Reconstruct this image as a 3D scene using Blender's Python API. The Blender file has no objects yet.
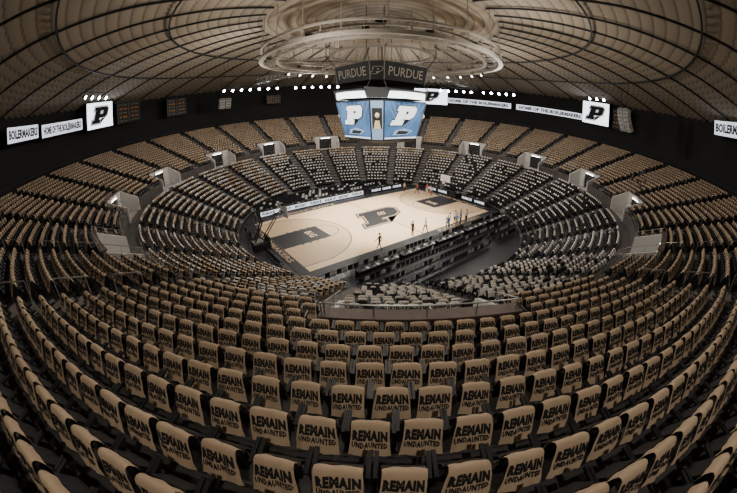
import bpy, bmesh, math, random
import numpy as np
from mathutils import Vector, Matrix
rnd = random.Random(7)
rad = math.radians
SC = bpy.context.scene

# ------------------------------------------------------------------ materials
def mat(name, col, rough=0.6, metal=0.0, emit=None, es=0.0, col2=None, nscale=3.0, bump=0.0, kind='noise'):
    m = bpy.data.materials.new(name); m.use_nodes = True
    nt = m.node_tree; b = nt.nodes['Principled BSDF']
    b.inputs['Base Color'].default_value = (*col, 1)
    b.inputs['Roughness'].default_value = rough
    b.inputs['Metallic'].default_value = metal
    if emit:
        b.inputs['Emission Color'].default_value = (*emit, 1)
        b.inputs['Emission Strength'].default_value = es
    if col2 or bump:
        tc = nt.nodes.new('ShaderNodeTexCoord')
        n = nt.nodes.new('ShaderNodeTexNoise'); n.inputs['Scale'].default_value = nscale
        n.inputs['Detail'].default_value = 4
        nt.links.new(tc.outputs['Object'], n.inputs['Vector'])
        if col2:
            r = nt.nodes.new('ShaderNodeValToRGB')
            r.color_ramp.elements[0].position = .35; r.color_ramp.elements[1].position = .65
            r.color_ramp.elements[0].color = (*col, 1); r.color_ramp.elements[1].color = (*col2, 1)
            nt.links.new(n.outputs['Fac'], r.inputs['Fac'])
            nt.links.new(r.outputs['Color'], b.inputs['Base Color'])
            if emit: nt.links.new(r.outputs['Color'], b.inputs['Emission Color'])
        if bump:
            bp = nt.nodes.new('ShaderNodeBump'); bp.inputs['Strength'].default_value = bump
            nt.links.new(n.outputs['Fac'], bp.inputs['Height']); nt.links.new(bp.outputs['Normal'], b.inputs['Normal'])
    return m

M_conc = mat('dark_concrete', (.035,.033,.033), .8, col2=(.055,.051,.050), nscale=1.5)
M_conc_l = mat('light_concrete', (.28,.27,.26), .8, col2=(.36,.345,.33), nscale=2)
M_walk = mat('walkway_concrete', (.06,.053,.050), .7, col2=(.09,.08,.074), nscale=1)
M_aisle = mat('aisle_concrete', (.12,.115,.11), .8, col2=(.17,.16,.15), nscale=2)
M_white = mat('white_paint', (.58,.57,.55), .6)
M_black = mat('black_paint', (.010,.010,.011), .55)
M_floor = mat('arena_floor_black', (.014,.014,.016), .4, col2=(.024,.024,.026), nscale=.6)
M_plastic = mat('seat_plastic', (.010,.010,.012), .45)
M_gold = mat('gold_shirt_cloth', (.40,.295,.195), .9, col2=(.50,.38,.26), nscale=.35, bump=.05)
M_cream = mat('cream_shirt_cloth', (.56,.52,.46), .9, col2=(.66,.62,.56), nscale=.5)
M_print = mat('shirt_print_black', (.010,.009,.009), .85)
M_steel = mat('rail_steel', (.35,.34,.33), .35, .8)
M_dsteel = mat('dark_steel', (.04,.04,.042), .5, .5)
M_brown = mat('parapet_brown', (.09,.063,.050), .6, col2=(.12,.085,.068), nscale=3)
M_wall = mat('wall_dark', (.006,.006,.007), .8, col2=(.010,.010,.012), nscale=.5)
M_led = mat('led_white', (.5,.5,.5), .5, emit=(.85,.9,1.0), es=3.2)
M_ledw = mat('screen_white', (.3,.3,.3), .5, emit=(.85,.9,1.0), es=1.25)
M_ledblue = mat('led_blue', (.02,.05,.11), .5, emit=(.06,.15,.33), es=1.1, col2=(.04,.10,.21), nscale=.5)
M_ledblue.node_tree.nodes['Principled BSDF'].inputs['Emission Strength'].default_value=1.0
M_ledsky = mat('led_pale_blue', (.1,.15,.2), .5, emit=(.28,.42,.66), es=.75)
M_ledray = mat('led_ray_blue', (.05,.08,.14), .5, emit=(.12,.22,.38), es=.8)
M_ledblk = mat('led_black', (.004,.004,.005), .7)
M_amber = mat('led_amber', (.4,.15,.03), .5, emit=(1,.38,.06), es=.35)
M_ledgold = mat('led_gold', (.3,.22,.12), .5, emit=(.75,.58,.35), es=.6)
M_lamp = mat('lamp_lens', (1,1,1), .5, emit=(.85,.92,1), es=70)
M_glow = mat('lamp_and_glow_strip', (1,1,1), .5, emit=(1,.95,.85), es=14)
M_glass = mat('backboard_glass', (.75,.78,.8), .1)
M_red = mat('rim_orange', (.7,.12,.03), .5)
M_net = mat('net_white', (.8,.8,.8), .8)
M_grey = mat('mid_grey', (.16,.16,.16), .5)
M_ring = mat('ring_steel', (.26,.24,.205), .6)
M_tint = mat('sign_letters', (.34,.31,.26), .7)

def wood_mat():
    m = bpy.data.materials.new('maple_court'); m.use_nodes = True
    nt = m.node_tree; b = nt.nodes['Principled BSDF']
    tc = nt.nodes.new('ShaderNodeTexCoord')
    br = nt.nodes.new('ShaderNodeTexBrick'); br.inputs['Scale'].default_value = 1.0
    br.inputs['Brick Width'].default_value = 1.6; br.inputs['Row Height'].default_value = .12
    br.inputs['Mortar Size'].default_value = .002
    br.inputs['Color1'].default_value = (.80,.585,.35,1); br.inputs['Color2'].default_value = (.75,.535,.31,1)
    br.inputs['Mortar'].default_value = (.55,.40,.25,1)
    nt.links.new(tc.outputs['Object'], br.inputs['Vector'])
    nt.links.new(br.outputs['Color'], b.inputs['Base Color'])
    b.inputs['Roughness'].default_value = .42
    return m
M_wood = wood_mat()
M_wood2 = mat('stained_maple', (.54,.38,.22), .42, col2=(.60,.43,.255), nscale=2)

def dome_mat():
    m = bpy.data.materials.new('ceiling_slats'); m.use_nodes = True
    nt = m.node_tree; b = nt.nodes['Principled BSDF']; b.inputs['Roughness'].default_value = .75
    tc = nt.nodes.new('ShaderNodeTexCoord'); sep = nt.nodes.new('ShaderNodeSeparateXYZ')
    nt.links.new(tc.outputs['Object'], sep.inputs[0])
    cx = nt.nodes.new('ShaderNodeCombineXYZ'); nt.links.new(sep.outputs[0], cx.inputs[0]); nt.links.new(sep.outputs[1], cx.inputs[1])
    ln = nt.nodes.new('ShaderNodeVectorMath'); ln.operation = 'LENGTH'; nt.links.new(cx.outputs[0], ln.inputs[0])
    mu = nt.nodes.new('ShaderNodeMath'); mu.operation = 'MULTIPLY'; mu.inputs[1].default_value = .9; nt.links.new(ln.outputs['Value'], mu.inputs[0])
    fr = nt.nodes.new('ShaderNodeMath'); fr.operation = 'FRACT'; nt.links.new(mu.outputs[0], fr.inputs[0])
    rp = nt.nodes.new('ShaderNodeValToRGB')
    e = rp.color_ramp.elements
    e[0].position = 0; e[0].color = (.19,.165,.13,1); e[1].position = .14; e[1].color = (.41,.36,.29,1)
    x = e.new(.82); x.color = (.35,.305,.245,1); x = e.new(1.0); x.color = (.19,.165,.13,1)
    nt.links.new(fr.outputs[0], rp.inputs['Fac']); nt.links.new(rp.outputs['Color'], b.inputs['Base Color'])
    return m
M_dome = dome_mat()

# ------------------------------------------------------------------ builders
def P(r, az, z):
    a = rad(az); return Vector((r*math.sin(a), r*math.cos(a), z))

class MB:
    def __init__(s): s.v=[]; s.f=[]; s.m=[]; s.mats=[]
    def mi(s, m):
        if m not in s.mats: s.mats.append(m)
        return s.mats.index(m)
    def add(s, vs, fs, m):
        o=len(s.v); k=s.mi(m); s.v += [tuple(v) for v in vs]
        for f in fs: s.f.append(tuple(i+o for i in f)); s.m.append(k)
    def box(s, c, size, m, rot=None):
        hx,hy,hz = size[0]/2,size[1]/2,size[2]/2
        vs=[Vector((x,y,z)) for x in(-hx,hx) for y in(-hy,hy) for z in(-hz,hz)]
        if rot is not None: vs=[rot@v for v in vs]
        c=Vector(c); vs=[v+c for v in vs]
        s.add(vs,[(0,1,3,2),(4,6,7,5),(0,4,5,1),(2,3,7,6),(0,2,6,4),(1,5,7,3)],m)
    def hexa(s, b, t, m):
        n=len(b); vs=list(b)+list(t)
        fs=[tuple(range(n-1,-1,-1)),tuple(range(n,2*n))]+[(i,(i+1)%n,(i+1)%n+n,i+n) for i in range(n)]
        s.add(vs,fs,m)
    def cyl(s,p0,p1,r,m,n=8,r2=None):
        p0=Vector(p0);p1=Vector(p1); d=(p1-p0)
        if d.length<1e-6: return
        d.normalize(); a=d.orthogonal().normalized(); b=d.cross(a); r2=r if r2 is None else r2
        A=[p0+(a*math.cos(2*math.pi*i/n)+b*math.sin(2*math.pi*i/n))*r for i in range(n)]
        B=[p1+(a*math.cos(2*math.pi*i/n)+b*math.sin(2*math.pi*i/n))*r2 for i in range(n)]
        s.hexa(A,B,m)
    def tube(s,pts,r,m,n=6):
        for i in range(len(pts)-1): s.cyl(pts[i],pts[i+1],r,m,n)
    def pbox(s,r0,r1,a0,a1,z0,z1,m,n=6):
        for i in range(n):
            b0=a0+(a1-a0)*i/n; b1=a0+(a1-a0)*(i+1)/n
            s.hexa([P(r0,b0,z0),P(r1,b0,z0),P(r1,b1,z0),P(r0,b1,z0)],[P(r0,b0,z1),P(r1,b0,z1),P(r1,b1,z1),P(r0,b1,z1)],m)
    def ring(s,R,z,w,h,m,n=96):
        vs=[];fs=[]
        for i in range(n):
            a=360*i/n
            vs+= [P(R-w/2,a,z-h/2),P(R+w/2,a,z-h/2),P(R+w/2,a,z+h/2),P(R-w/2,a,z+h/2)]
        for i in range(n):
            j=(i+1)%n
            for k in range(4): fs.append((i*4+k,i*4+(k+1)%4,j*4+(k+1)%4,j*4+k))
        s.add(vs,fs,m)
    def sphere(s,c,sc,m,nu=12,nv=8):
        vs=[];fs=[]
        for j in range(nv+1):
            t=math.pi*j/nv
            for i in range(nu):
                p=2*math.pi*i/nu
                vs.append((c[0]+sc[0]*math.sin(t)*math.cos(p),c[1]+sc[1]*math.sin(t)*math.sin(p),c[2]+sc[2]*math.cos(t)))
        for j in range(nv):
            for i in range(nu):
                fs.append((j*nu+i,(j+1)*nu+i,(j+1)*nu+(i+1)%nu,j*nu+(i+1)%nu))
        s.add(vs,fs,m)
    def flat(s,shape,O,X,U,m,sc=1.0,off=(0,0)):
        V,F=shape; O=Vector(O);X=Vector(X);U=Vector(U)
        s.add([O+X*(x*sc+off[0])+U*(y*sc+off[1]) for x,y in V],F,m)
    def curved(s,shape,r,az,z,m,sc=1.0):
        V,F=shape
        s.add([P(r,az+math.degrees(x*sc/r),z+y*sc) for x,y in V],F,m)
    def obj(s,name,parent=None,smooth=False,loc=(0,0,0),rz=0):
        me=bpy.data.meshes.new(name); me.from_pydata(s.v,[],s.f)
        for m in s.mats: me.materials.append(m)
        me.polygons.foreach_set('material_index',s.m)
        if smooth: me.polygons.foreach_set('use_smooth',[True]*len(s.f))
        me.update()
        o=bpy.data.objects.new(name,me); SC.collection.objects.link(o)
        o.location=loc; o.rotation_euler=(0,0,rz)
        if parent: o.parent=parent
        return o

def _curve2d(o):
    SC.collection.objects.link(o); dg=bpy.context.evaluated_depsgraph_get(); dg.update()
    me=o.evaluated_get(dg).to_mesh()
    V=[(v.co.x,v.co.y) for v in me.vertices]; F=[tuple(p.vertices) for p in me.polygons]
    o.evaluated_get(dg).to_mesh_clear(); bpy.data.objects.remove(o)
    return V,F
def center(sh,w=None,h=None):
    V,F=sh; xs=[v[0] for v in V]; ys=[v[1] for v in V]
    cx=(min(xs)+max(xs))/2; cy=(min(ys)+max(ys))/2
    sx=1 if w is None else w/(max(xs)-min(xs)); sy=sx if h is None else h/(max(ys)-min(ys))
    return [((x-cx)*sx,(y-cy)*sy) for x,y in V],F
def text2d(s,w=None,h=None,bold=.02,res=2,space=1.0):
    c=bpy.data.curves.new('t','FONT'); c.body=s; c.offset=bold; c.resolution_u=res; c.fill_mode='FRONT'; c.space_character=space
    return center(_curve2d(bpy.data.objects.new('t',c)),w,h)
def p_logo(off):
    out=[(0,0),(.58,0),(.58,.2),(.48,.2),(.48,.33),(.86,.33),(1.02,.47),(1.02,.86),(.88,1.0),(.02,1.0),(.02,.8),(.12,.8),(.12,.2),(0,.2)]
    hole=[(.48,.55),(.68,.55),(.68,.78),(.48,.78)]
    def sh(p): return (p[0]*1.35+p[1]*.42,p[1])
    c=bpy.data.curves.new('p','CURVE'); c.dimensions='2D'; c.fill_mode='FRONT'; c.offset=off
    for pts in (out,hole[::-1]):
        sp=c.splines.new('POLY'); sp.points.add(len(pts)-1)
        for i,p in enumerate(pts):
            x,y=sh(p); sp.points[i].co=(x-.9,y-.5,0,1)
        sp.use_cyclic_u=True
    return _curve2d(bpy.data.objects.new('p',c))
def area(sh):
    xs=[v[0] for v in sh[0]]; return max(xs)-min(xs)
SG=1 if area(p_logo(.05))>area(p_logo(0)) else -1
P_out=p_logo(.085*SG); P_mid=p_logo(.035*SG); P_in=p_logo(0.012*SG)
def rect2(w,h): return [(-w/2,-h/2),(w/2,-h/2),(w/2,h/2),(-w/2,h/2)],[(0,1,2,3)]

# ------------------------------------------------------------------ layout
PORT=[180,147,116,91,66,40,14,-20,-43,-65,-92,-118,-147]
PHW=4.9
def norm(a): return (a+180)%360-180
def in_port(az,m=0): return any(abs(norm(az-p))<PHW+m for p in PORT)
UR0,UZ0,UD,UH,UN=29.6,6.7,.78,.33,17
LR0,LZ0,LD,LH,LN=17.9,.25,.80,.405,13
UA=[198+12*k for k in range(28)]
LAf=[7.5+15*k for k in range(24)]
NB=3
WR=46.0
mb=MB(); n=96
mb.add([(0,0,0)]+[P(18.4,360*i/n,0) for i in range(n)],[(0,1+(i+1)%n,1+i) for i in range(n)],M_floor)
mb.obj('floor')
mb=MB()
def q(r0,z0,r1,z1,a0,a1,m): mb.add([P(r0,a0,z0),P(r0,a1,z0),P(r1,a1,z1),P(r1,a0,z1)],[(0,1,2,3)],m)
for s in range(360):
    a0,a1=s,s+1
    q(LR0,0,LR0,LZ0,a0,a1,M_black)
    for j in range(LN):
        r=LR0+LD*j; z=LZ0+LH*j
        q(r,z,r+LD,z,a0,a1,M_conc)
        q(r+LD,z,r+LD,z+LH,a0,a1,M_conc)
    q(LR0+LD*LN,LZ0+LH*LN,UR0,LZ0+LH*LN,a0,a1,M_walk)
mb.obj('seating_bowl_lower')
WZ=LZ0+LH*LN
mb=MB()
for s in range(720):
    a0,a1=s/2,s/2+.5; po=in_port(s/2+.25)
    if po: q(UR0,WZ,UR0+UD*NB,WZ,a0,a1,M_conc_l)
    else: q(UR0,WZ,UR0,UZ0,a0,a1,M_walk)
    for i in range(UN):
        if po and i<NB: continue
        r=UR0+UD*i; z=UZ0+UH*i
        q(r,z,r+UD,z,a0,a1,M_conc); q(r+UD,z,r+UD,z+UH,a0,a1,M_conc)
    q(UR0+UD*UN,UZ0+UH*UN,WR-.05,UZ0+UH*UN,a0,a1,M_conc)
mb.obj('seating_bowl_upper')
TOPZ=UZ0+UH*UN
mb=MB()
def aisle(az,r0,z0,D,H,N,skip=0):
    hw=.55
    for i in range(skip,N):
        r=r0+D*i; z=z0+H*i
        da=math.degrees(hw/r)
        mb.pbox(r+.004,r+D-.004,az-da,az+da,z+.004,z+.02,M_aisle,1)
        mb.pbox(r+D*.5,r+D-.004,az-da,az+da,z+.02,z+H*.5,M_aisle,1)
for a in UA: aisle(a,UR0,UZ0,UD,UH,UN,NB if in_port(a,1) else 0)
for a in LAf: aisle(a,LR0,LZ0,LD,LH,LN)
mb.obj('aisle_steps')
mb=MB()
for a in UA:
    for i in range(3,UN-2,3):
        r=UR0+UD*i; z=UZ0+UH*i
        p=[P(r+.1,a,z+.02),P(r+.1,a,z+.9),P(r+.1+UD*1.6,a,z+.9+UH*1.6),P(r+.1+UD*1.6,a,z+UH)]
        mb.tube(p,.022,M_steel,6)
mb.obj('aisle_handrails')
mb=MB()
for s in range(240):
    a0=s*1.5; a1=a0+1.5
    if in_port(a0,.8) or in_port(a1,.8): continue
    for h in (.35,.75): mb.cyl(P(UR0+.05,a0,UZ0+h),P(UR0+.05,a1,UZ0+h),.02,M_steel,5)
    mb.cyl(P(UR0+.05,a0,UZ0),P(UR0+.05,a0,UZ0+.75),.02,M_steel,5)
mb.obj('balcony_railing')
for p in PORT:
    mb=MB(); rb=UR0+UD*NB; zb=UZ0+UH*NB
    t=.22
    top=zb+.55
    for (x0,x1) in ((-PHW,-2.4),(2.4,PHW)): mb.pbox(rb-t,rb,p+x0,p+x1,WZ,top,M_white,4)
    mb.pbox(rb-t,rb,p-2.4,p+2.4,WZ+2.2,top,M_white,3)
    mb.pbox(rb-.05,rb-.02,p-2.4,p+2.4,WZ,WZ+2.2,M_black,3)  # black sheet stands for the shade inside the open doorway
    mb.pbox(rb-.02,rb+.05,p-PHW,p+PHW,zb-.1,top,M_brown,8)
    mb.pbox(rb-t-.08,rb+.14,p-PHW-.1,p+PHW+.1,top,top+.08,M_brown,8)
    for sgn in (-1,1):
        e0=p+sgn*PHW; e1=p+sgn*(PHW-.35)
        zf=UZ0+.35
        mb.hexa([P(UR0-.15,e0,WZ),P(rb,e0,WZ),P(rb,e1,WZ),P(UR0-.15,e1,WZ)],[P(UR0-.15,e0,zf),P(rb,e0,top),P(rb,e1,top),P(UR0-.15,e1,zf)],M_white)
        e=p+sgn*(PHW-.17)
        mb.tube([P(UR0-.1,e,zf),P(UR0-.1,e,zf+.45),P(rb,e,top+.45),P(rb,e,top)],.022,M_steel,6)
        mb.cyl(P((UR0+rb)/2,e,(zf+top)/2),P((UR0+rb)/2,e,(zf+top)/2+.45),.02,M_steel,6)
        e=p+sgn*1.6
        mb.tube([P(rb-.4,e,WZ),P(rb-.4,e,WZ+.9),P(UR0-.8,e,WZ+.9),P(UR0-.8,e,WZ)],.022,M_steel,6)
    pts=[P(rb,p-PHW+2*PHW*k/8,top+.42) for k in range(9)]
    mb.tube(pts,.022,M_steel,6)
    for k in range(0,9,2): mb.cyl(P(rb,p-PHW+2*PHW*k/8,top),pts[k],.02,M_steel,6)
    mb.pbox(rb-t-.08,rb-t-.01,p-1.7,p+1.7,WZ+2.24,WZ+2.32,M_glow,3)  # glowing strip added to brighten the entrance walls
    mb.obj('stair_entrance')
mb=MB(); n=180
for s in range(n):
    a0,a1=360*s/n,360*(s+1)/n
    q(WR,TOPZ-.3,WR,22.2,a1,a0,M_wall)
mb.obj('wall_outer')
mb=MB()
for s in range(120):
    a0=s*3;a1=a0+3
    mb.cyl(P(43.3,a0,TOPZ+1.0),P(43.3,a1,TOPZ+1.0),.03,M_dsteel,5)
    mb.cyl(P(43.3,a0,TOPZ),P(43.3,a0,TOPZ+1.0),.03,M_dsteel,5)
mb.obj('concourse_railing')
def dz(r): return 21.2+(1-(r/46.2)**2)*4.2
mb=MB(); NA=720; NR=34
vs=[];fs=[]
for j in range(NR+1):
    r=.8+(46.2-.8)*j/NR
    for i in range(NA):
        k=i%4; o=(0,1,0,-1)[k]*.19*min(1,r/30)
        vs.append(P(r,360*i/NA,dz(r)+o))
for j in range(NR):
    for i in range(NA):
        fs.append((j*NA+i,j*NA+(i+1)%NA,(j+1)*NA+(i+1)%NA,(j+1)*NA+i))
mb.add(vs,fs,M_dome)
mb.obj('ceiling')
mb=MB()
for k in range(40):
    a=k*9+3
    pts=[P(r,a,dz(r)-.28) for r in (14,20,28,36,45.8)]
    for i in range(4):
        p0,p1=pts[i],pts[i+1]; w=Vector((math.cos(rad(a)),-math.sin(rad(a)),0))*.06; h=Vector((0,0,.10))
        mb.hexa([p0-w-h,p1-w-h,p1+w-h,p0+w-h],[p0-w+h,p1-w+h,p1+w+h,p0+w+h],M_dsteel)
for r in (24,34): mb.ring(r,dz(r)-.42,.16,.16,M_dsteel,120)
mb.obj('ceiling_ribs')
mb=MB()
RZ=20.0; RO=14.0; RI=12.2
for r,z,w,h in ((RO,RZ,.5,.35),(RI,RZ,.35,.3),(RO,RZ+1.2,.3,.2),(RI,RZ+1.2,.25,.2),(6.0,RZ+.6,.3,.3)): mb.ring(r,z,w,h,M_ring,96)
for k in range(48):
    a=k*7.5
    mb.cyl(P(RO,a,RZ),P(RO,a,RZ+1.2),.05,M_ring,5); mb.cyl(P(RI,a,RZ),P(RI,a,RZ+1.2),.05,M_ring,5)
    mb.cyl(P(RO,a,RZ),P(RI,a+3.75,RZ),.05,M_ring,5)
    if k%2==0: mb.cyl(P(RO,a,RZ+1.2),P(RO,a,dz(RO)-.1),.05,M_ring,5)
    if k%6==0: mb.cyl(P(RI,a,RZ+.1),P(6,a,RZ+.6),.10,M_ring,6)
    if k%4==0: mb.cyl(P(6,a,RZ+.6),P(6,a,dz(6)-.1),.04,M_ring,5)
    if k%3==1: mb.box(P((RO+RI)/2,a,RZ+.45),(.6,.6,.5),M_dsteel)
mb.obj('ceiling_truss_ring')
def catwalk(az,r0,r1,z):
    mb=MB()
    w=Vector((math.cos(rad(az)),-math.sin(rad(az)),0))*.6
    for sg in (-1,1):
        for h in (0,1.0): mb.cyl(P(r0,az,z+h)+w*sg,P(r1,az,z+h)+w*sg,.07,M_ring,6)
        k=r0
        while k<r1-1.2:
            mb.cyl(P(k,az,z)+w*sg,P(k+.6,az,z+1)+w*sg,.04,M_ring,5); mb.cyl(P(k+.6,az,z+1)+w*sg,P(k+1.2,az,z)+w*sg,.04,M_ring,5); k+=1.2
    a=P(r0,az,z);b=P(r1,az,z)
    mb.hexa([a-w,b-w,b+w,a+w],[x+Vector((0,0,.08)) for x in (a-w,b-w,b+w,a+w)],M_dsteel)
    k=r0+2
    while k<r1: mb.cyl(P(k,az,z+1),P(k,az,dz(k)-.1),.03,M_ring,5); k+=4
    mb.obj('catwalk')
catwalk(38,14.5,34,19.6); catwalk(-52,14.5,27,19.8)
def fixtures(name,azs,r,z,tilt=.6,size=.26,m=M_lamp,railon=True):
    mb=MB()
    for a in azs:
        c=P(r,a,z); d=(P(-1,a,0)+Vector((0,0,-tilt))).normalized()
        mb.cyl(c-d*.45,c,size*.7,M_dsteel,10,size); mb.cyl(c,c+d*.03,size*.9,m,10)
        mb.cyl(c-d*.3,Vector((c.x,c.y,z+.7)),.03,M_dsteel,5)
        mb.cyl(Vector((c.x,c.y,z+.7)),Vector((c.x,c.y,dz(r)-.3)),.02,M_dsteel,4)
    if railon and len(azs)>1:
        a0,a1=min(azs),max(azs); nn=max(2,int((a1-a0)/3))
        mb.tube([P(r,a0+(a1-a0)*k/nn,z+.7) for k in range(nn+1)],.07,M_dsteel,6)
    mb.obj(name)
fixtures('floodlight_rack',[-66+4.0*k for k in range(7)],28,19.0)
fixtures('floodlight_rack',[-34+3.6*k for k in range(6)],28,19.0)
fixtures('floodlight_rack',[27+3.2*k for k in range(5)],29,18.6)
fixtures('floodlight_rack',[46+3.4*k for k in range(5)],28,18.6)
fixtures('floodlight_rack',[-112+3*k for k in range(4)],36,20.3)
fixtures('floodlight_rack',[84+3*k for k in range(3)],34,20.0)
fixtures('track_spotlight',[-70+11*k for k in range(15)],13.1,RZ-.7,.8,.18,M_glow,False)

# ------------------------------------------------------------------ court
CA=rad(38); cu=Vector((math.cos(CA),math.sin(CA),0)); cv=Vector((-math.sin(CA),math.cos(CA),0))
court=bpy.data.objects.new('basketball_court',None); SC.collection.objects.link(court); court.rotation_euler=(0,0,CA)
L,W=28.65,15.24
X=Vector((1,0,0));Y=Vector((0,1,0))
mb=MB(); mb.box((0,0,.02),(L+2.0,W+2.4,.04),M_black); mb.obj('apron',court)
mb=MB(); mb.flat(rect2(L,W),(0,0,.046),X,Y,M_wood); mb.obj('maple_surface',court)
mb=MB()
def annulus(r,w,a0=0,a1=360,n=48):
    V=[];F=[]
    for i in range(n+1):
        a=rad(a0+(a1-a0)*i/n); V+=[((r-w)*math.cos(a),(r-w)*math.sin(a)),(r*math.cos(a),r*math.sin(a))]
    for i in range(n): F.append((2*i,2*i+1,2*i+3,2*i+2))
    return V,F
zz=.058; lw=.10
mlines=MB()
for sg in (-1,1):
    Xs=X*(-sg)
    O=Vector((sg*L/2,0,0))
    Rt=6.75; yx=6.6; bx=1.6
    a=math.degrees(math.asin(min(1,yx/Rt)))
    V=[(0,-yx)]+[(bx+Rt*math.cos(rad(-a+2*a*i/40)),Rt*math.sin(rad(-a+2*a*i/40))) for i in range(41)]+[(0,yx)]
    mb.flat((V,[tuple(range(len(V)))]),O+Vector((0,0,.050)),Xs,Y,M_wood2)
    V2,F2=annulus(Rt,lw,-a,a)
    mlines.flat((V2,F2),O+Vector((0,0,zz))+Xs*bx,Xs,Y,M_black)
    for s2 in (-1,1): mlines.flat(rect2(bx+1.5,lw),O+Vector((0,s2*yx,zz))+Xs*((bx+1.5)/2),Xs,Y,M_black)
    mlines.flat(rect2(5.79,3.9),O+Vector((0,0,zz))+Xs*2.9,Xs,Y,M_black)
    mlines.flat(annulus(1.83,lw,-90,90),O+Vector((0,0,zz))+Xs*5.79,Xs,Y,M_black)
    mlines.flat(text2d('B1G',h=.9,w=1.8),O+Vector((0,0,.066))+Xs*4.2,Y*sg,Xs,M_wood)
    t=text2d('BOILERMAKERS' if sg<0 else 'PURDUE',w=10,h=.6)
    mlines.flat(t,O+Vector((sg*.5,0,.066)),Y*sg,X*-sg,M_gold)
    for k in range(4):
        for s2 in (-1,1): mlines.flat(rect2(.2,.25),O+Vector((0,s2*2.05,zz))+Xs*(2.2+.9*k),Xs,Y,M_black)
mlines.flat(rect2(lw,W),(0,0,zz),X,Y,M_black)
for s2 in (-1,1): mlines.flat(text2d('PURDUE UNIVERSITY',w=9,h=.6),Vector((-s2*6.5,s2*(W/2+.6),.066)),X*-s2,Y*-s2,M_gold)
mlines.flat(P_out,(0,-.1,.064),X,Y,M_black,4.4)
mlines.flat(P_mid,(0,-.1,.070),X,Y,M_wood,4.4)
mlines.flat(P_in,(0,-.1,.076),X,Y,M_black,4.4)
mb.obj('three_point_stain',court); mlines.obj('court_markings',court)

def hoop(sg):
    e=bpy.data.objects.new('basketball_hoop',None); SC.collection.objects.link(e); e.location=cu*(sg*L/2)+Vector((0,0,.045)); e.rotation_euler=(0,0,CA+(math.pi if sg>0 else 0))
    mb=MB(); mb.box((-1.9,0,.35),(1.6,1.3,.66),M_black); mb.box((-1.0,0,.6),(.25,1.3,1.15),M_black); mb.box((-2.1,0,.75),(1.1,1.0,.2),M_grey)
    mb.obj('base_unit',e)
    mb=MB()
    for s in (-.25,.25):
        mb.cyl((-2.5,s,.7),(-1.3,s,3.0),.08,M_black,8); mb.cyl((-1.3,s,3.0),(1.1,s,3.35),.07,M_black,8); mb.cyl((-1.6,s,.7),(.2,s,2.9),.06,M_black,8)
    mb.cyl((-1.3,-.25,3.0),(-1.3,.25,3.0),.06,M_black); mb.obj('boom_arm',e)
    mb=MB(); mb.box((1.22,0,3.43),(.03,1.83,1.07),M_glass)
    for z in (2.9,3.97): mb.box((1.22,0,z),(.06,1.9,.07),M_white)
    for y in (-.92,.92): mb.box((1.22,y,3.43),(.06,.07,1.14),M_white)
    mb.box((1.245,0,3.3),(.01,.61,.05),M_red);mb.box((1.245,0,3.7),(.01,.61,.05),M_red)
    for y in (-.3,.3): mb.box((1.245,y,3.5),(.01,.05,.45),M_red)
    mb.box((1.22,0,2.86),(.1,1.9,.08),M_black); mb.box((1.1,0,4.1),(.2,.5,.2),M_black); mb.obj('backboard',e)
    mb=MB(); c=Vector((1.6,0,3.05)); pts=[c+Vector((.23*math.cos(2*math.pi*i/16),.23*math.sin(2*math.pi*i/16),0)) for i in range(17)]
    mb.tube(pts,.02,M_red,6); mb.box((1.3,0,3.05),(.16,.12,.04),M_red); mb.obj('rim',e)
    mb=MB()
    for i in range(12):
        a=2*math.pi*i/12
        for d in (1,-1): mb.cyl(c+Vector((.22*math.cos(a),.22*math.sin(a),0)),c+Vector((.12*math.cos(a+d*.5),.12*math.sin(a+d*.5),-.42)),.008,M_net,4)
    mb.obj('net',e)
hoop(-1);hoop(1)

def led_table(u0,u1,v,side,txt,axis='u',led=M_ledw):
    mb=MB(); ln=u1-u0
    mb.box((0,0,.42),(ln,.12,.8),M_black); mb.box((0,.4,.78),(ln,.8,.05),M_black)
    for k in range(int(ln/2)+1): mb.box((-ln/2+.1+k*(ln-.2)/max(1,int(ln/2)),.7,.38),(.06,.06,.76),M_dsteel)
    mb.flat(rect2(ln-.1,.62),(0,-.065,.45),X,Vector((0,0,1)),led)
    nt=max(1,int(ln/2.2))
    for k in range(nt):
        mb.flat(text2d(txt[k%len(txt)],w=1.9,h=.40,bold=.05),(-ln/2+ln*(k+.5)/nt,-.072,.45),X,Vector((0,0,1)),M_ledblk if led is M_ledw else M_ledw)
    for k in range(int(ln/1.6)):
        x=-ln/2+.8+k*1.6
        mb.box((x,.42,.95),(.36,.03,.26),M_black); mb.box((x,.45,.81),(.2,.16,.02),M_dsteel)
        if k%2: mb.box((x+.5,.4,.84),(.22,.3,.02),M_white); mb.cyl((x-.5,.4,.8),(x-.5,.4,1.02),.035,M_white,8)
    if axis=='u': o=mb.obj('scorers_table',loc=cu*((u0+u1)/2)+cv*v,rz=CA+(0 if side>0 else math.pi))
    else: o=mb.obj('baseline_led_board',loc=cu*v+cv*((u0+u1)/2),rz=CA+math.pi/2*(-side))
    return o
led_table(-12.8,4.5,9.6,1,['PURDUE','BOILER UP','MACKEY'])
led_table(6,13,9.6,1,['PURDUE','HAMMER'],led=M_ledblk)
led_table(1.3,6.2,15.9,1,['PURDUE','HAMMER'],axis='v',led=M_ledblk)
led_table(-6.2,-1.3,15.9,1,['PURDUE','HAMMER'],axis='v',led=M_ledblk)
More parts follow.
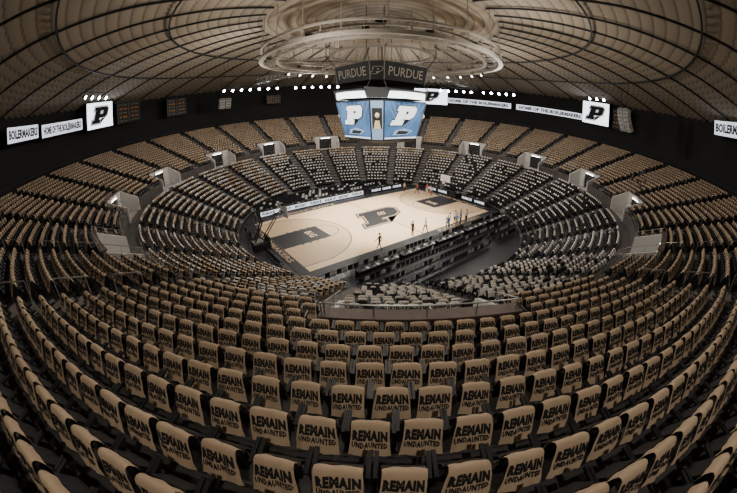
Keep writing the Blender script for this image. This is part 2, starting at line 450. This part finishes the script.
def chairs(name,pts,pw=.08):
    mb=MB()
    for (x,y,rz) in pts:
        R=Matrix.Rotation(rz,3,'Z'); c=Vector((x,y,0))
        mb.box(c+R@Vector((0,0,.46)),(.44,.42,.06),M_plastic,R); mb.box(c+R@Vector((0,.21,.74)),(.44,.05,.42),M_plastic,R)
        if rnd.random()<pw: mb.box(c+R@Vector((0,.215,.76)),(.40,.08,.34),M_white,R)
        for a in (-.19,.19):
            mb.cyl(c+R@Vector((a,-.2,0)),c+R@Vector((a,.2,.5)),.015,M_dsteel,5); mb.cyl(c+R@Vector((a,.22,0)),c+R@Vector((a,-.15,.46)),.015,M_dsteel,5)
            mb.cyl(c+R@Vector((a,.2,.46)),c+R@Vector((a,.22,.9)),.015,M_dsteel,5)
    mb.obj(name)
pts=[]
for row in range(5):
    for k in range(50):
        u=-14+k*.56
        if row==1 : continue
        if row>2 and 3.2<u<4.8: continue
        p=cu*u-cv*(9.9+row*1.15)
        if p.length<17.4: pts.append((p.x,p.y,CA+math.pi))
chairs('courtside_chairs',pts,.3)
pts=[]
for row in range(4):
    for k in range(40):
        u=-12.5+k*.6; p=cu*u+cv*(11.4+row*1.05)
        if p.length<17.4: pts.append((p.x,p.y,CA))
chairs('courtside_chairs',pts,.35)
pts=[]
for k in range(18):
    v=-5.5+k*.62
    if abs(v)<1.2: continue
    p=-cu*16.1+cv*v
    if p.length<17.2: pts.append((p.x,p.y,CA+math.pi/2))
chairs('courtside_chairs',pts)
mb=MB()
for x in (-9.5,-4.5,.5,5.5,10.5):
    mb.box((x,0,.74),(4.5,.6,.05),M_black); mb.box((x,.28,.38),(4.5,.03,.7),M_black)
    for a in (-2.1,2.1): mb.box((x+a,-.2,.36),(.05,.05,.72),M_dsteel)
    for k in range(4):
        mb.box((x-1.7+k*1.1,.05,.9),(.38,.03,.26),M_grey); mb.box((x-1.7+k*1.1,-.1,.775),(.36,.24,.02),M_grey)
        mb.box((x-1.2+k*1.1,-.05,.775),(.24,.3,.02),M_white)
    mb.box((x+.9,.0,.83),(.3,.3,.12),M_white)
mb.obj('press_table',loc=-cv*11.1,rz=CA)

# ------------------------------------------------------------------ scoreboard
sb=bpy.data.objects.new('center_hung_scoreboard',None); SC.collection.objects.link(sb); sb.rotation_euler=(0,0,CA)
Z=Vector((0,0,1))
def oct_pts(h,c,z):
    return [Vector(p) for p in [(-h+c,-h,z),(h-c,-h,z),(h,-h+c,z),(h,h-c,z),(h-c,h,z),(-h+c,h,z),(-h,h-c,z),(-h,-h+c,z)]]
B=oct_pts(3.4,.85,10.1); T=oct_pts(4.3,1.0,14.7)
mb=MB(); mb.hexa(B,T,M_ledblk)
T2=oct_pts(4.4,1.3,14.9);T3=oct_pts(4.7,1.5,16.0); mb.hexa(T2,T3,M_dsteel)
mb.hexa(oct_pts(3.0,.9,9.8),oct_pts(3.3,.9,10.1),M_dsteel)
mb.obj('frame',sb)
tx=text2d('PURDUE',w=1,h=.2)
def face(b0,b1,t0,t1,big):
    X_=(b1-b0).normalized(); U_=((t0+t1)/2-(b0+b1)/2); hh=U_.length; U_.normalize(); N=X_.cross(U_).normalized()
    c=(b0+b1+t0+t1)/4; wb=(b1-b0).length; wt=(t1-t0).length
    mb=MB()
    def pt(s,t,o):
        w=(wb*(1-t)+wt*t)/2; return (b0+b1)/2+X_*(s*w)+U_*(t*hh)+N*o
    mb.add([pt(-.95,.03,.03),pt(.95,.03,.03),pt(.95,.97,.03),pt(-.95,.97,.03)],[(0,1,2,3)],M_ledblue if big else M_ledsky)
    if big:
        for k in range(8):
            s=-.9+.26*k
            mb.add([pt(s*.25+.1,.30,.05),pt(s*.25+.13,.30,.05),pt(s+.05,.96,.05),pt(s-.02,.96,.05)],[(0,1,2,3)],M_ledray)
        mb.flat(P_out,c+N*.07+U_*.6,X_,U_,M_ledblk,2.1); mb.flat(P_mid,c+N*.09+U_*.6,X_,U_,M_ledw,2.1)
        mb.add([pt(-.95,.05,.08),pt(.95,.05,.08),pt(.95,.085,.08),pt(-.95,.085,.08)],[(0,1,2,3)],M_ledw)
        mb.add([pt(-.55,.14,.08),pt(.3,.14,.08),pt(.62,.24,.08),pt(.1,.31,.08),pt(-.4,.26,.08)],[(0,1,2,3,4)],M_ledsky)
        mb.add([pt(-.35,.16,.09),pt(.25,.16,.09),pt(.42,.23,.09),pt(-.2,.25,.09)],[(0,1,2,3)],M_ledblk)
    else:
        mb.add([pt(-.8,.3,.05),pt(.8,.3,.05),pt(.8,.8,.05),pt(-.8,.8,.05)],[(0,1,2,3)],M_ledblk)
        mb.sphere(c+U_*.6+N*.02,(.24,.24,.33),M_ledgold)
        mb.add([pt(-.6,.3,.07),pt(.6,.3,.07),pt(.35,.5,.07),pt(-.35,.5,.07)],[(0,1,2,3)],M_ledgold)
    mb.obj('screen',sb)
for k in range(8):
    b0,b1=B[k],B[(k+1)%8]; t0,t1=T[k],T[(k+1)%8]
    face(b0,b1,t0,t1,k%2==0)
mb=MB()
nseg=64
def hp(a,r,z): return Vector((r*math.cos(a),r*math.sin(a),z))
for k in range(nseg):
    a0=2*math.pi*k/nseg;a1=2*math.pi*(k+1)/nseg
    mb.hexa([hp(a0,5.25,14.9),hp(a1,5.25,14.9),hp(a1,5.1,14.9),hp(a0,5.1,14.9)],[hp(a0,5.35,15.65),hp(a1,5.35,15.65),hp(a1,5.1,15.65),hp(a0,5.1,15.65)],M_led)
    mb.hexa([hp(a0,5.4,15.65),hp(a1,5.4,15.65),hp(a1,4.2,15.85),hp(a0,4.2,15.85)],[hp(a0,5.4,15.8),hp(a1,5.4,15.8),hp(a1,4.2,16.0),hp(a0,4.2,16.0)],M_dsteel)
mb.obj('halo_band',sb)
mb=MB()
S0=oct_pts(4.1,1.0,16.9);S1=oct_pts(4.4,1.1,19.0)
for k in range(8):
    b0,b1,t0,t1=S0[k],S0[(k+1)%8],S1[k],S1[(k+1)%8]
    N=(b1-b0).cross(t0-b0).normalized()
    mb.hexa([b0,b1,b1-N*.15,b0-N*.15],[t0,t1,t1-N*.15,t0-N*.15],M_ledblk)
    X_=(b1-b0).normalized();U_=((t0+t1)-(b0+b1)).normalized();c=(b0+b1+t0+t1)/4
    mb.cyl(b0+N*.02,t0+N*.02,.05,M_grey,5)
    if k%2==0: mb.flat(text2d('PURDUE',w=5.2,h=1.05,bold=.0),c+N*.04,X_,U_,M_tint)
    else:
        mb.flat(P_out,c+N*.04,X_,U_,M_tint,.75); mb.flat(P_in,c+N*.06,X_,U_,M_ledblk,.75)
for k in range(8):
    mb.cyl(S1[k],Vector((S1[k].x*1.2,S1[k].y*1.2,20.5)),.04,M_dsteel,5); mb.cyl(T3[k],S0[k],.05,M_dsteel,5)
    mb.cyl(Vector((S1[k].x*1.2,S1[k].y*1.2,20.5)),Vector((S1[k].x*1.2,S1[k].y*1.2,25.2)),.04,M_dsteel,5)
mb.obj('hanging_sign',sb)

# ------------------------------------------------------------------ ribbon & video boards
RW=43.9
def ribbon(a0,a1,z,h,txt):
    mb=MB(); n=max(2,int((a1-a0)/2))
    mb.pbox(RW,RW+.25,a0,a1,z-h/2-.1,z+h/2+.1,M_ledblk,n)
    mb.pbox(RW-.04,RW,a0+.15,a1-.15,z-h/2,z+h/2,M_ledw,n)
    w=rad(a1-a0)*RW*.9
    mb.curved(text2d(txt,w=w,h=h*.62,bold=.05),RW-.10,(a0+a1)/2,z,M_ledblk)
    for a in (a0+1,a1-1): mb.pbox(RW+.1,RW+1.9,a-.1,a+.1,z-.2,z+.2,M_dsteel,1)
    mb.obj('ribbon_board')
ribbon(-124,-113.5,18.6,1.7,'BOILERMAKERS'); ribbon(-112.5,-98.5,18.4,1.7,'HOME OF THE BOILERMAKERS')
ribbon(24,46,17.4,1.3,'HOME OF THE BOILERMAKERS'); ribbon(47.5,71,17.4,1.3,'HOME OF THE BOILERMAKERS')
ribbon(116,130,20.0,1.8,'BOILERMAKERS')
def vboard(az,z,w,h,r=43.0):
    mb=MB(); c=P(r,az,z); Xr=Vector((math.cos(rad(az)),-math.sin(rad(az)),0)); N=P(-1,az,0)
    R=Matrix((Xr,-N,Z)).transposed()
    mb.box(c-N*.2,(w+.3,.3,h+.3),M_ledblk,R)
    mb.flat(rect2(w,h),c+N*.0,Xr,Z,M_led); s=h*.62
    mb.flat(P_out,c+N*.03,Xr,Z,M_ledblk,s); mb.flat(P_mid,c+N*.05,Xr,Z,M_ledw,s); mb.flat(P_in,c+N*.07,Xr,Z,M_ledblk,s)
    for a in (-w/3,w/3): mb.cyl(c+Xr*a-N*.2+Z*h/2,c+Xr*a-N*.2+Z*(21.3-z),.05,M_dsteel,5)
    mb.obj('video_board')
vboard(-93.5,19.2,6.6,4.2); vboard(19,18.1,8.4,4.0); vboard(75.5,18.6,6.8,4.4)
def sboard(az,z,w,h,r=43.0):
    mb=MB(); c=P(r,az,z); Xr=Vector((math.cos(rad(az)),-math.sin(rad(az)),0)); N=P(-1,az,0); R=Matrix((Xr,-N,Z)).transposed()
    mb.box(c-N*.2,(w,.3,h),M_black,R)
    rows=5
    for i in range(rows):
        y=h*(.38-.76*i/(rows-1))
        for s in (-.25,.25): mb.flat(text2d(rnd.choice(['12 34','07 21','3 55','24 10']),w=w*.30,h=h*.07,bold=0),c+N*.02,Xr,Z,M_amber if i%2 else M_tint,1,(s*w,y))
    for s in (-.48,0,.48): mb.box(c+Xr*(s*w),(.05,.08,h),M_grey,R)
    for a in (-w/3,w/3): mb.cyl(c+Xr*a-N*.2+Z*h/2,c+Xr*a-N*.2+Z*(21.3-z),.05,M_dsteel,5)
    mb.obj('stats_scoreboard')
sboard(-83.5,18.9,6,3.8);sboard(-67,18.5,5.0,3.6);sboard(84,18.2,3.6,3.8);sboard(-34,17.8,3.6,2.2)
def speakers(az,r,z,n=5):
    mb=MB(); N=P(-1,az,0);Xr=Vector((math.cos(rad(az)),-math.sin(rad(az)),0))
    for col in (-.75,.75):
        for k in range(n):
            t=rad(6*k-4); R=Matrix((Xr,-N,Z)).transposed()@Matrix.Rotation(t,3,'X')
            c=P(r,az,z-k*.52)+Xr*col+N*(-.06*k*k*.5)
            mb.box(c,(1.15,.7,.48),M_white,R); mb.box(c+R@Vector((0,-.36,0)),(1.0,.03,.38),M_grey,R)
    for s in (-.75,.75): mb.cyl(P(r,az,z+.3)+Xr*s,P(r,az,dz(r)-.2)+Xr*s,.04,M_dsteel,5)
    mb.box(P(r,az,z+.4),(2.6,.3,.12),M_dsteel,Matrix((Xr,-N,Z)).transposed())
    mb.obj('loudspeaker_cluster')
speakers(99,34,18.6,6);speakers(-54,38,18.3,4);speakers(-2,30,19.6,3)

# ------------------------------------------------------------------ seats
CAM=Vector((-1.5,-38.3,13.2))
prof=[(-.13,.53),(-.10,.66),(-.06,.80),(-.03,.86),(.01,.885),(.055,.875),(.10,.81),(.165,.70),(.225,.60),(.28,.50)]
cl=[0]
for i in range(1,len(prof)): cl.append(cl[-1]+math.hypot(prof[i][0]-prof[i-1][0],prof[i][1]-prof[i-1][1]))
TL=cl[-1]
def pf(d):
    d=min(max(d,0),TL)
    y=np.interp(d,cl,[p[0] for p in prof]); z=np.interp(d,cl,[p[1] for p in prof])
    return y,z
HW=.235
def drape(u,v,ph,off=0.0,amp=1.0):
    d=v*TL; y,z=pf(d); y0,z0=pf(d-.03); y1,z1=pf(d+.03)
    ty,tz=y1-y0,z1-z0; l=math.hypot(ty,tz)+1e-9; ny,nz=tz/l*-1,ty/l
    e=abs(v-.42)/.58
    w=HW-.025+.045*min(1,e)+.014*math.sin(ph[0]+5*v)
    x=u*w
    k=.011*math.sin(7*u+ph[1]+3*v)+.008*math.sin(13*u*e+ph[2])+.007*math.sin(9*v+4*u+ph[3])
    k*=amp*(.3+.7*min(1,e))
    sag=-.035*abs(u)**5*(1-.4*e)
    hem=(-.030*math.sin(3.1*u+ph[0])-.03*abs(u)**3)*max(0,e-.5)*amp
    return (x,y+ny*(k+off)-(.03*abs(u)**4)*(1 if v>.42 else -1)*e*.6,z+nz*(k+off)+sag+hem)
mats_seat=[M_plastic,M_gold,M_print,M_cream]
def new_tpl():
    t=MB(); t.mats=list(mats_seat); return t
def seat_body(t,detail):
    if detail:
        n=10; fr=[];bk=[]
        for i in range(n+1):
            a=math.pi*i/n
            fr.append(Vector((.215*math.cos(a),-.025,.74+.10*math.sin(a)))); bk.append(Vector((.215*math.cos(a),.03,.745+.10*math.sin(a))))
        fr+= [Vector((-.21,-.06,.42)),Vector((.21,-.06,.42))]; bk+=[Vector((-.21,-.01,.42)),Vector((.21,-.01,.42))]
        t.hexa(fr,bk,M_plastic)
        R=Matrix.Rotation(rad(62),3,'X')
        t.box((0,-.17,.52),(.44,.36,.06),M_plastic,R)
        for s in (-.27,.27):
            t.box((s,-.12,.28),(.035,.09,.56),M_plastic); t.box((s,-.18,.58),(.05,.34,.04),M_plastic)
            t.box((s,-.12,.015),(.07,.22,.03),M_plastic)
    else:
        t.hexa([Vector((-.22,-.08,.40)),Vector((.22,-.08,.40)),Vector((.22,-.02,.40)),Vector((-.22,-.02,.40))],[Vector((-.22,-.02,.83)),Vector((.22,-.02,.83)),Vector((.22,.03,.83)),Vector((-.22,.03,.83))],M_plastic)
        t.box((0,-.2,.46),(.44,.30,.10),M_plastic); t.box((.27,-.14,.3),(.04,.12,.6),M_plastic)
txt1=text2d('REMAIN',w=.42,h=.15,bold=.075,res=1,space=1.14); txt2=text2d('UNDAUNTED',w=.42,h=.088,bold=.06,res=1,space=1.14)
def near_tpl(seed):
    r=random.Random(seed); ph=[r.uniform(0,6.28) for _ in range(4)]
    t=new_tpl(); seat_body(t,True)
    nu,nv=12,20; vs=[];fs=[]
    for j in range(nv+1):
        for i in range(nu+1): vs.append(drape(-1+2*i/nu,j/nv,ph))
    for j in range(nv):
        for i in range(nu): a=j*(nu+1)+i; fs.append((a,a+1,a+nu+2,a+nu+1))
    t.add(vs,fs,M_gold)
    sl=r.uniform(-.05,.05); dx=r.uniform(-.012,.012); dd=r.uniform(-.012,.012)
    for sh,d0 in ((txt1,.655*TL),(txt2,.655*TL+.135)):
        V,F=sh
        vs=[]
        for x,y in V:
            d=d0+dd-y+x*sl; v=min(d/TL,.99)
            vs.append(drape(-(x+dx)/HW,v,ph,.007))
        t.add(vs,F,M_print)
    return t
def far_tpl(seed,wide):
    r=random.Random(seed); ph=[r.uniform(0,6.28) for _ in range(4)]
    t=new_tpl(); seat_body(t,False)
    nu,nv=4,6; vs=[];fs=[]
    vv=[.08,.25,.36,.46,.58,.78,1.0] if wide else [.2,.3,.38,.46,.56,.68,.80]
    for v in vv:
        for i in range(nu+1):
            x,y,z=drape(-1+2*i/nu,v,ph,.004,.8); vs.append((x*(1.0 if wide else .84),y,z))
    for j in range(nv):
        for i in range(nu): a=j*(nu+1)+i; fs.append((a,a+1,a+nu+2,a+nu+1))
    t.add(vs,fs,M_gold)
    if wide:
        for (v0,v1,hw) in ((.56,.71,.75),(.76,.85,.75),(.12,.22,.6)):
            vs=[drape(-hw,v0,ph,.016),drape(0,v0,ph,.016),drape(hw,v0,ph,.016),drape(hw,v1,ph,.016),drape(0,v1,ph,.016),drape(-hw,v1,ph,.016)]
            t.add(vs,[(0,1,4,5),(1,2,3,4)],M_print)
    return t
NT=[near_tpl(100+i) for i in range(8)]; FW=[far_tpl(200+i,True) for i in range(5)]; FN=[far_tpl(300+i,False) for i in range(4)]
groups={}
SP=.59
SIT=[(104,6),(106.5,6),(108,7),(110,5),(103,9)]
def fill(aisles,r0,z0,D,H,N,upper):
    al=list(aisles)+[aisles[0]+360]
    for i in range(N):
        r=r0+D*i+D*.70; z=z0+H*i
        for a0,a1 in zip(al[:-1],al[1:]):
            arc=rad(a1-a0)*r-1.25; n=int(arc/SP)
            mid=(a0+a1)/2
            for k in range(n):
                az=mid+math.degrees((k-(n-1)/2)*SP/r)
                if upper and i<NB and in_port(az,math.degrees(.38/r)): continue
                p=P(r,az,z); d=(p-CAM).length; an=norm(az)
                kind=0
                if not upper:
                    if an>38 or an<-175:
                        kind=1 if rnd.random()<.86 else 2
                        if i<2 and rnd.random()<.5: kind=2
                    elif -48<an<=38 and i<10: kind=1 if rnd.random()<.95 else 2
                    else: kind=3
                if d<1.2: continue
                if d<16 : key=('N',rnd.randrange(8))
                elif not upper and kind in (1,2): key=('n',rnd.randrange(4))
                else: key=('W',rnd.randrange(5))
                groups.setdefault(key,[]).append((r,az,z,kind))
fill(UA,UR0,UZ0,UD,UH,UN,True)
fill(LAf,LR0,LZ0,LD,LH,LN,False)
def emit_seats(name,sel):
    VV=[];LV=[];LC=[];MI=[];base=0;cnt=0
    for key,items in groups.items():
        if not sel(key): continue
        t={'N':NT,'W':FW,'n':FN}[key[0]][key[1]]
        v=np.array([tuple(x) for x in t.v]); lv=np.array([i for f in t.f for i in f]); lc=np.array([len(f) for f in t.f]); mi=np.array(t.m)
        for (r,az,z,kind) in items:
            a=rad(az+rnd.uniform(-2.5,2.5)); sc=rnd.uniform(.95,1.03)
            s,c=math.sin(a),math.cos(a); Rm=np.array([[c,s,0],[-s,c,0],[0,0,1]])
            o=np.array(P(r+rnd.uniform(-.01,.01),az,z+.003))
            vv=v*np.array([sc,1,1]); VV.append(vv@Rm.T+o); LV.append(lv+base); LC.append(lc)
            m=mi.copy()
            if kind==1 or (kind==3 and rnd.random()<.5): m[m==1]=3
            if kind==2: m[m==1]=2
            MI.append(m); base+=len(v); cnt+=1
    VV=np.concatenate(VV).astype(np.float32);LV=np.concatenate(LV).astype(np.int32);LC=np.concatenate(LC).astype(np.int32);MI=np.concatenate(MI).astype(np.int32)
    me=bpy.data.meshes.new(name); me.vertices.add(len(VV)); me.vertices.foreach_set('co',VV.ravel())
    me.loops.add(len(LV)); me.loops.foreach_set('vertex_index',LV)
    me.polygons.add(len(LC)); st=np.concatenate([[0],np.cumsum(LC)[:-1]]).astype(np.int32)
    me.polygons.foreach_set('loop_start',st); me.polygons.foreach_set('material_index',MI)
    me.polygons.foreach_set('use_smooth',(MI==1)|(MI==3))
    for m in mats_seat: me.materials.append(m)
    me.update(calc_edges=True)
    o=bpy.data.objects.new(name,me); SC.collection.objects.link(o); print(name,cnt,len(LC))
emit_seats('stadium_seats_with_shirts',lambda k:k[0]=='N')
emit_seats('stadium_seats_with_shirts',lambda k:k[0]!='N')

# ------------------------------------------------------------------ people
M_skin=mat('skin',(.45,.27,.19),.6)
M_hair=mat('hair',(.03,.02,.015),.7); M_eye=mat('eye_white',(.7,.7,.7),.4); M_lip=mat('lips',(.35,.13,.11),.6); M_shoe=mat('shoe',(.05,.05,.05),.5)
CL={'black':mat('cloth_black',(.02,.02,.022),.8),'white':mat('cloth_white',(.6,.6,.58),.8),'grey':mat('cloth_grey',(.2,.2,.21),.8),'red':mat('cloth_red',(.45,.07,.06),.8),'navy':mat('cloth_navy',(.03,.05,.13),.8),'khaki':mat('cloth_khaki',(.35,.28,.18),.8),'gold':M_gold,'blue':mat('cloth_blue',(.1,.2,.4),.8)}
def person(name,loc,yaw,pose='stand',top='black',bot='black',skin=M_skin):
    V=[];E=[];Rr=[];C=[]
    def jt(p,r,par=None,c='top'):
        V.append(p);Rr.append(r if isinstance(r,tuple) else (r,r)); 
        if par is not None: E.append((par,len(V)-1)); C.append(c)
        return len(V)-1
    sit=pose=='sit'; z0=-.42 if sit else 0
    pel=jt((0,0,.95+z0),(.15,.11)); sp=jt((0,.01,1.13+z0),(.135,.10),pel,'top'); ch=jt((0,.0,1.34+z0),(.165,.115),sp,'top'); nk=jt((0,0,1.50+z0),(.06,.06),ch,'top'); hd=jt((0,.015,1.60+z0),(.052,.055),nk,'skin')
    st={'stand':0.0,'walk':.28,'sit':0}[pose]
    for s in (-1,1):
        f=st*s
        hip=jt((s*.10,0,.90+z0),(.095,.095),pel,'bot')
        if sit:
            kn=jt((s*.13,.45,.52),(.065,.065),hip,'bot'); an=jt((s*.13,.42,.10),(.042,.042),kn,'bot'); jt((s*.14,.58,.045),(.04,.03),an,'shoe')
        else:
            kn=jt((s*.11,f*.6+.03,.50),(.062,.062),hip,'bot'); an=jt((s*.11,f*1.1-.02,.10),(.042,.042),kn,'bot'); jt((s*.12,f*1.1+.15,.045),(.04,.032),an,'shoe')
        sh=jt((s*.19,0,1.43+z0),(.062,.062),ch,'top')
        if pose=='sit': el=(s*.25,.08,1.17+z0); wr=(s*.16,.30,1.08+z0); d=Vector((-s*.3,.9,-.1))
        elif pose=='walk': el=(s*.25,-f*.5,1.16); wr=(s*.24,-f*.9+.14,.97); d=Vector((0,.5,-.8))
        else: el=(s*.25,-.03,1.15); wr=(s*.24,.10,.92); d=Vector((0,.25,-1))
        e=jt(el,(.045,.045),sh,'top'); w=jt(wr,(.028,.028),e,'skin'); d.normalize()
        pv=Vector(wr)+d*.07; pm=jt(tuple(pv),(.036,.02),w,'skin')
        side=Vector((0,1,0)) if abs(d.z)>.5 else Vector((1,0,0))
        for k,(o,ln) in enumerate(((-.03,.06),(-.011,.075),(.009,.07),(.028,.055))):
            b=pv+side*o+d*.035; m1=jt(tuple(b),(.01,.01),pm,'skin'); m2=jt(tuple(b+d*ln*.55),(.009,.009),m1,'skin'); jt(tuple(b+d*ln+Vector((-s*.02,0,0))),(.007,.007),m2,'skin')
        th=pv-d*.03+side*.04; m1=jt(tuple(th),(.011,.011),pm,'skin'); jt(tuple(th+side*.02+d*.04),(.009,.009),m1,'skin')
    me=bpy.data.meshes.new('tmp'); me.from_pydata(V,E,[]); o=bpy.data.objects.new('tmp',me); SC.collection.objects.link(o)
    o.modifiers.new('s','SKIN'); sv=me.skin_vertices[0].data
    for i,r in enumerate(Rr): sv[i].radius=r; sv[i].use_root=(i==0)
    sb_=o.modifiers.new('u','SUBSURF'); sb_.levels=1; sb_.render_levels=1
    dg=bpy.context.evaluated_depsgraph_get(); dg.update(); ev=o.evaluated_get(dg); m2=ev.to_mesh()
    mb=MB(); VV=[v.co.copy() for v in m2.vertices]
    segs=[(Vector(V[a]),Vector(V[b]),c) for (a,b),c in zip(E,C)]
    mm={'top':CL[top],'bot':CL[bot],'skin':skin,'shoe':M_shoe}
    by={}
    for p in m2.polygons:
        c=p.center; best=1e9;bc='top'
        for a,b,k in segs:
            ab=b-a; t=max(0,min(1,(c-a).dot(ab)/max(ab.length_squared,1e-9))); dd=(a+ab*t-c).length
            if dd<best: best=dd;bc=k
        by.setdefault(bc,[]).append(tuple(p.vertices))
    mb.v+=[tuple(v) for v in VV]
    for k,fs in by.items():
        i=mb.mi(mm[k])
        for f in fs: mb.f.append(f); mb.m.append(i)
    ev.to_mesh_clear(); bpy.data.objects.remove(o)
    hz=1.68+z0; hy=.02
    mb.sphere((0,hy,hz),(.075,.095,.115),skin,16,12)
    mb.sphere((0,hy-.02,hz+.03),(.082,.098,.105),M_hair,14,8)
    mb.add([(-.015,hy+.088,hz-.02),(.015,hy+.088,hz-.02),(0,hy+.085,hz+.02),(0,hy+.118,hz-.018)],[(0,1,3),(1,2,3),(2,0,3)],skin)
    for s in (-1,1):
        mb.sphere((s*.03,hy+.083,hz+.01),(.012,.01,.008),M_eye,8,6); mb.sphere((s*.076,hy,hz-.005),(.01,.02,.03),skin,8,6)
    mb.sphere((0,hy+.084,hz-.05),(.024,.008,.007),M_lip,8,6)
    ob=mb.obj(name,smooth=True,loc=loc,rz=yaw); return ob
def ppl(name,u,v,yaw,**k):
    p=cu*u+cv*v; on=abs(u)<L/2+1.0 and abs(v)<W/2+1.2
    person(name,(p.x,p.y,.046 if on else .0),rad(yaw),**k)
ppl('man_walking',-6.7,-7.9,60,pose='walk',top='black',bot='black')
ppl('man_standing',-1.6,-7.4,-60,top='black',bot='black')
ppl('man_walking',.3,-7.6,130,pose='walk',top='white',bot='black')
for (u,v,yw,t,b) in ((3.2,-8.5,160,'blue','grey'),(4.1,-8.1,60,'white','navy'),(4.9,-8.6,120,'blue','khaki'),(6.0,-8.4,-120,'navy','black'),(7.1,-8.5,30,'white','black'),(5.5,-7.9,0,'white','black'),(6.6,-7.9,80,'blue','blue')):
    ppl('man_standing',u,v,yw,top=t,bot=b)
ppl('man_standing',-13.9,8.4,-60,top='navy',bot='black'); ppl('man_standing',-15.2,3.4,-100,top='blue',bot='black')
ppl('man_standing',12.9,2.6,180,top='white',bot='red'); ppl('woman_standing',13.4,3.9,150,top='red',bot='white'); ppl('man_walking',12.2,5.0,90,pose='walk',top='red',bot='black'); ppl('man_standing',11.0,6.8,-150,top='gold',bot='black')
for az,row in SIT:
    r=UR0+UD*row+.36; p=P(r,az,UZ0+UH*row); person('man_sitting',(p.x,p.y,p.z),rad(-az+180),pose='sit',top=rnd.choice(['navy','black','grey']),bot='black')

# ------------------------------------------------------------------ lights
def spot(loc,tgt,e,ang,col=(1,.95,.88),blend=.6,size=.3):
    l=bpy.data.lights.new('spot','SPOT'); l.energy=e; l.spot_size=rad(ang); l.spot_blend=blend; l.color=col; l.shadow_soft_size=size
    o=bpy.data.objects.new('arena_and_fill_spot',l); SC.collection.objects.link(o); o.location=loc
    d=Vector(tgt)-Vector(loc); o.rotation_euler=d.to_track_quat('-Z','Y').to_euler()
def point(loc,e,col=(1,.9,.78),size=.3):
    l=bpy.data.lights.new('pt','POINT'); l.energy=e; l.color=col; l.shadow_soft_size=size
    o=bpy.data.objects.new('bounce_fill_light',l); SC.collection.objects.link(o); o.location=loc
for k in range(10):
    a=36*k+10; t=P(6,a+180,0); spot(P(13,a,RZ-.6),(t.x*.5,t.y*.5,0),10500,68,(1,.95,.87),.7)
WC=(1,.90,.78)
for az,e in ((180,1000),(150,550),(-150,550),(118,450),(-118,450),(90,900),(-90,900),(62,1700),(-62,1700),(30,2200),(-30,2200),(0,2200)):
    spot(P(27,az,18.6),P(34,az,8),e,130,WC,.8)
for az,e in ((180,1900),(160,650),(-160,650),(130,250),(-130,250),(100,250),(-100,250)):
    spot(P(42.5,az,20.7),P(31,az,7),e,105,WC,.9,.2)  # added spots above the rear rows, to light the near seat backs
for az,e in ((0,3500),(45,3800),(90,4500),(140,4800),(-140,3200),(-90,3200),(-45,3500)):
    spot(P(13.5,az,RZ-.8),P(23.5,az,2.5),e,55,(1,.96,.92),.8,.2)  # extra spots added to brighten the lower bowl
for az in range(0,360,60): point(P(17,az+20,17.2),2300,(1,.91,.8),.2)  # added fill points without fixtures, in place of bounce on dome and seats

w=bpy.data.worlds.new('world'); SC.world=w; w.use_nodes=True
w.node_tree.nodes['Background'].inputs[0].default_value=(.02,.022,.03,1); w.node_tree.nodes['Background'].inputs[1].default_value=.3

# ------------------------------------------------------------------ camera
cd=bpy.data.cameras.new('camera'); cam=bpy.data.objects.new('camera',cd); SC.collection.objects.link(cam); SC.camera=cam
cam.location=CAM; cam.rotation_euler=(rad(90-24.6),0,0); cd.sensor_width=36; cd.lens=15.3; cd.clip_start=.05; cd.clip_end=500
cd.type='PANO'
tgt=cd.cycles if hasattr(cd,'cycles') and hasattr(cd.cycles,'panorama_type') else cd
tgt.panorama_type='FISHEYE_EQUISOLID'; tgt.fisheye_lens=15.29; tgt.fisheye_fov=rad(200)
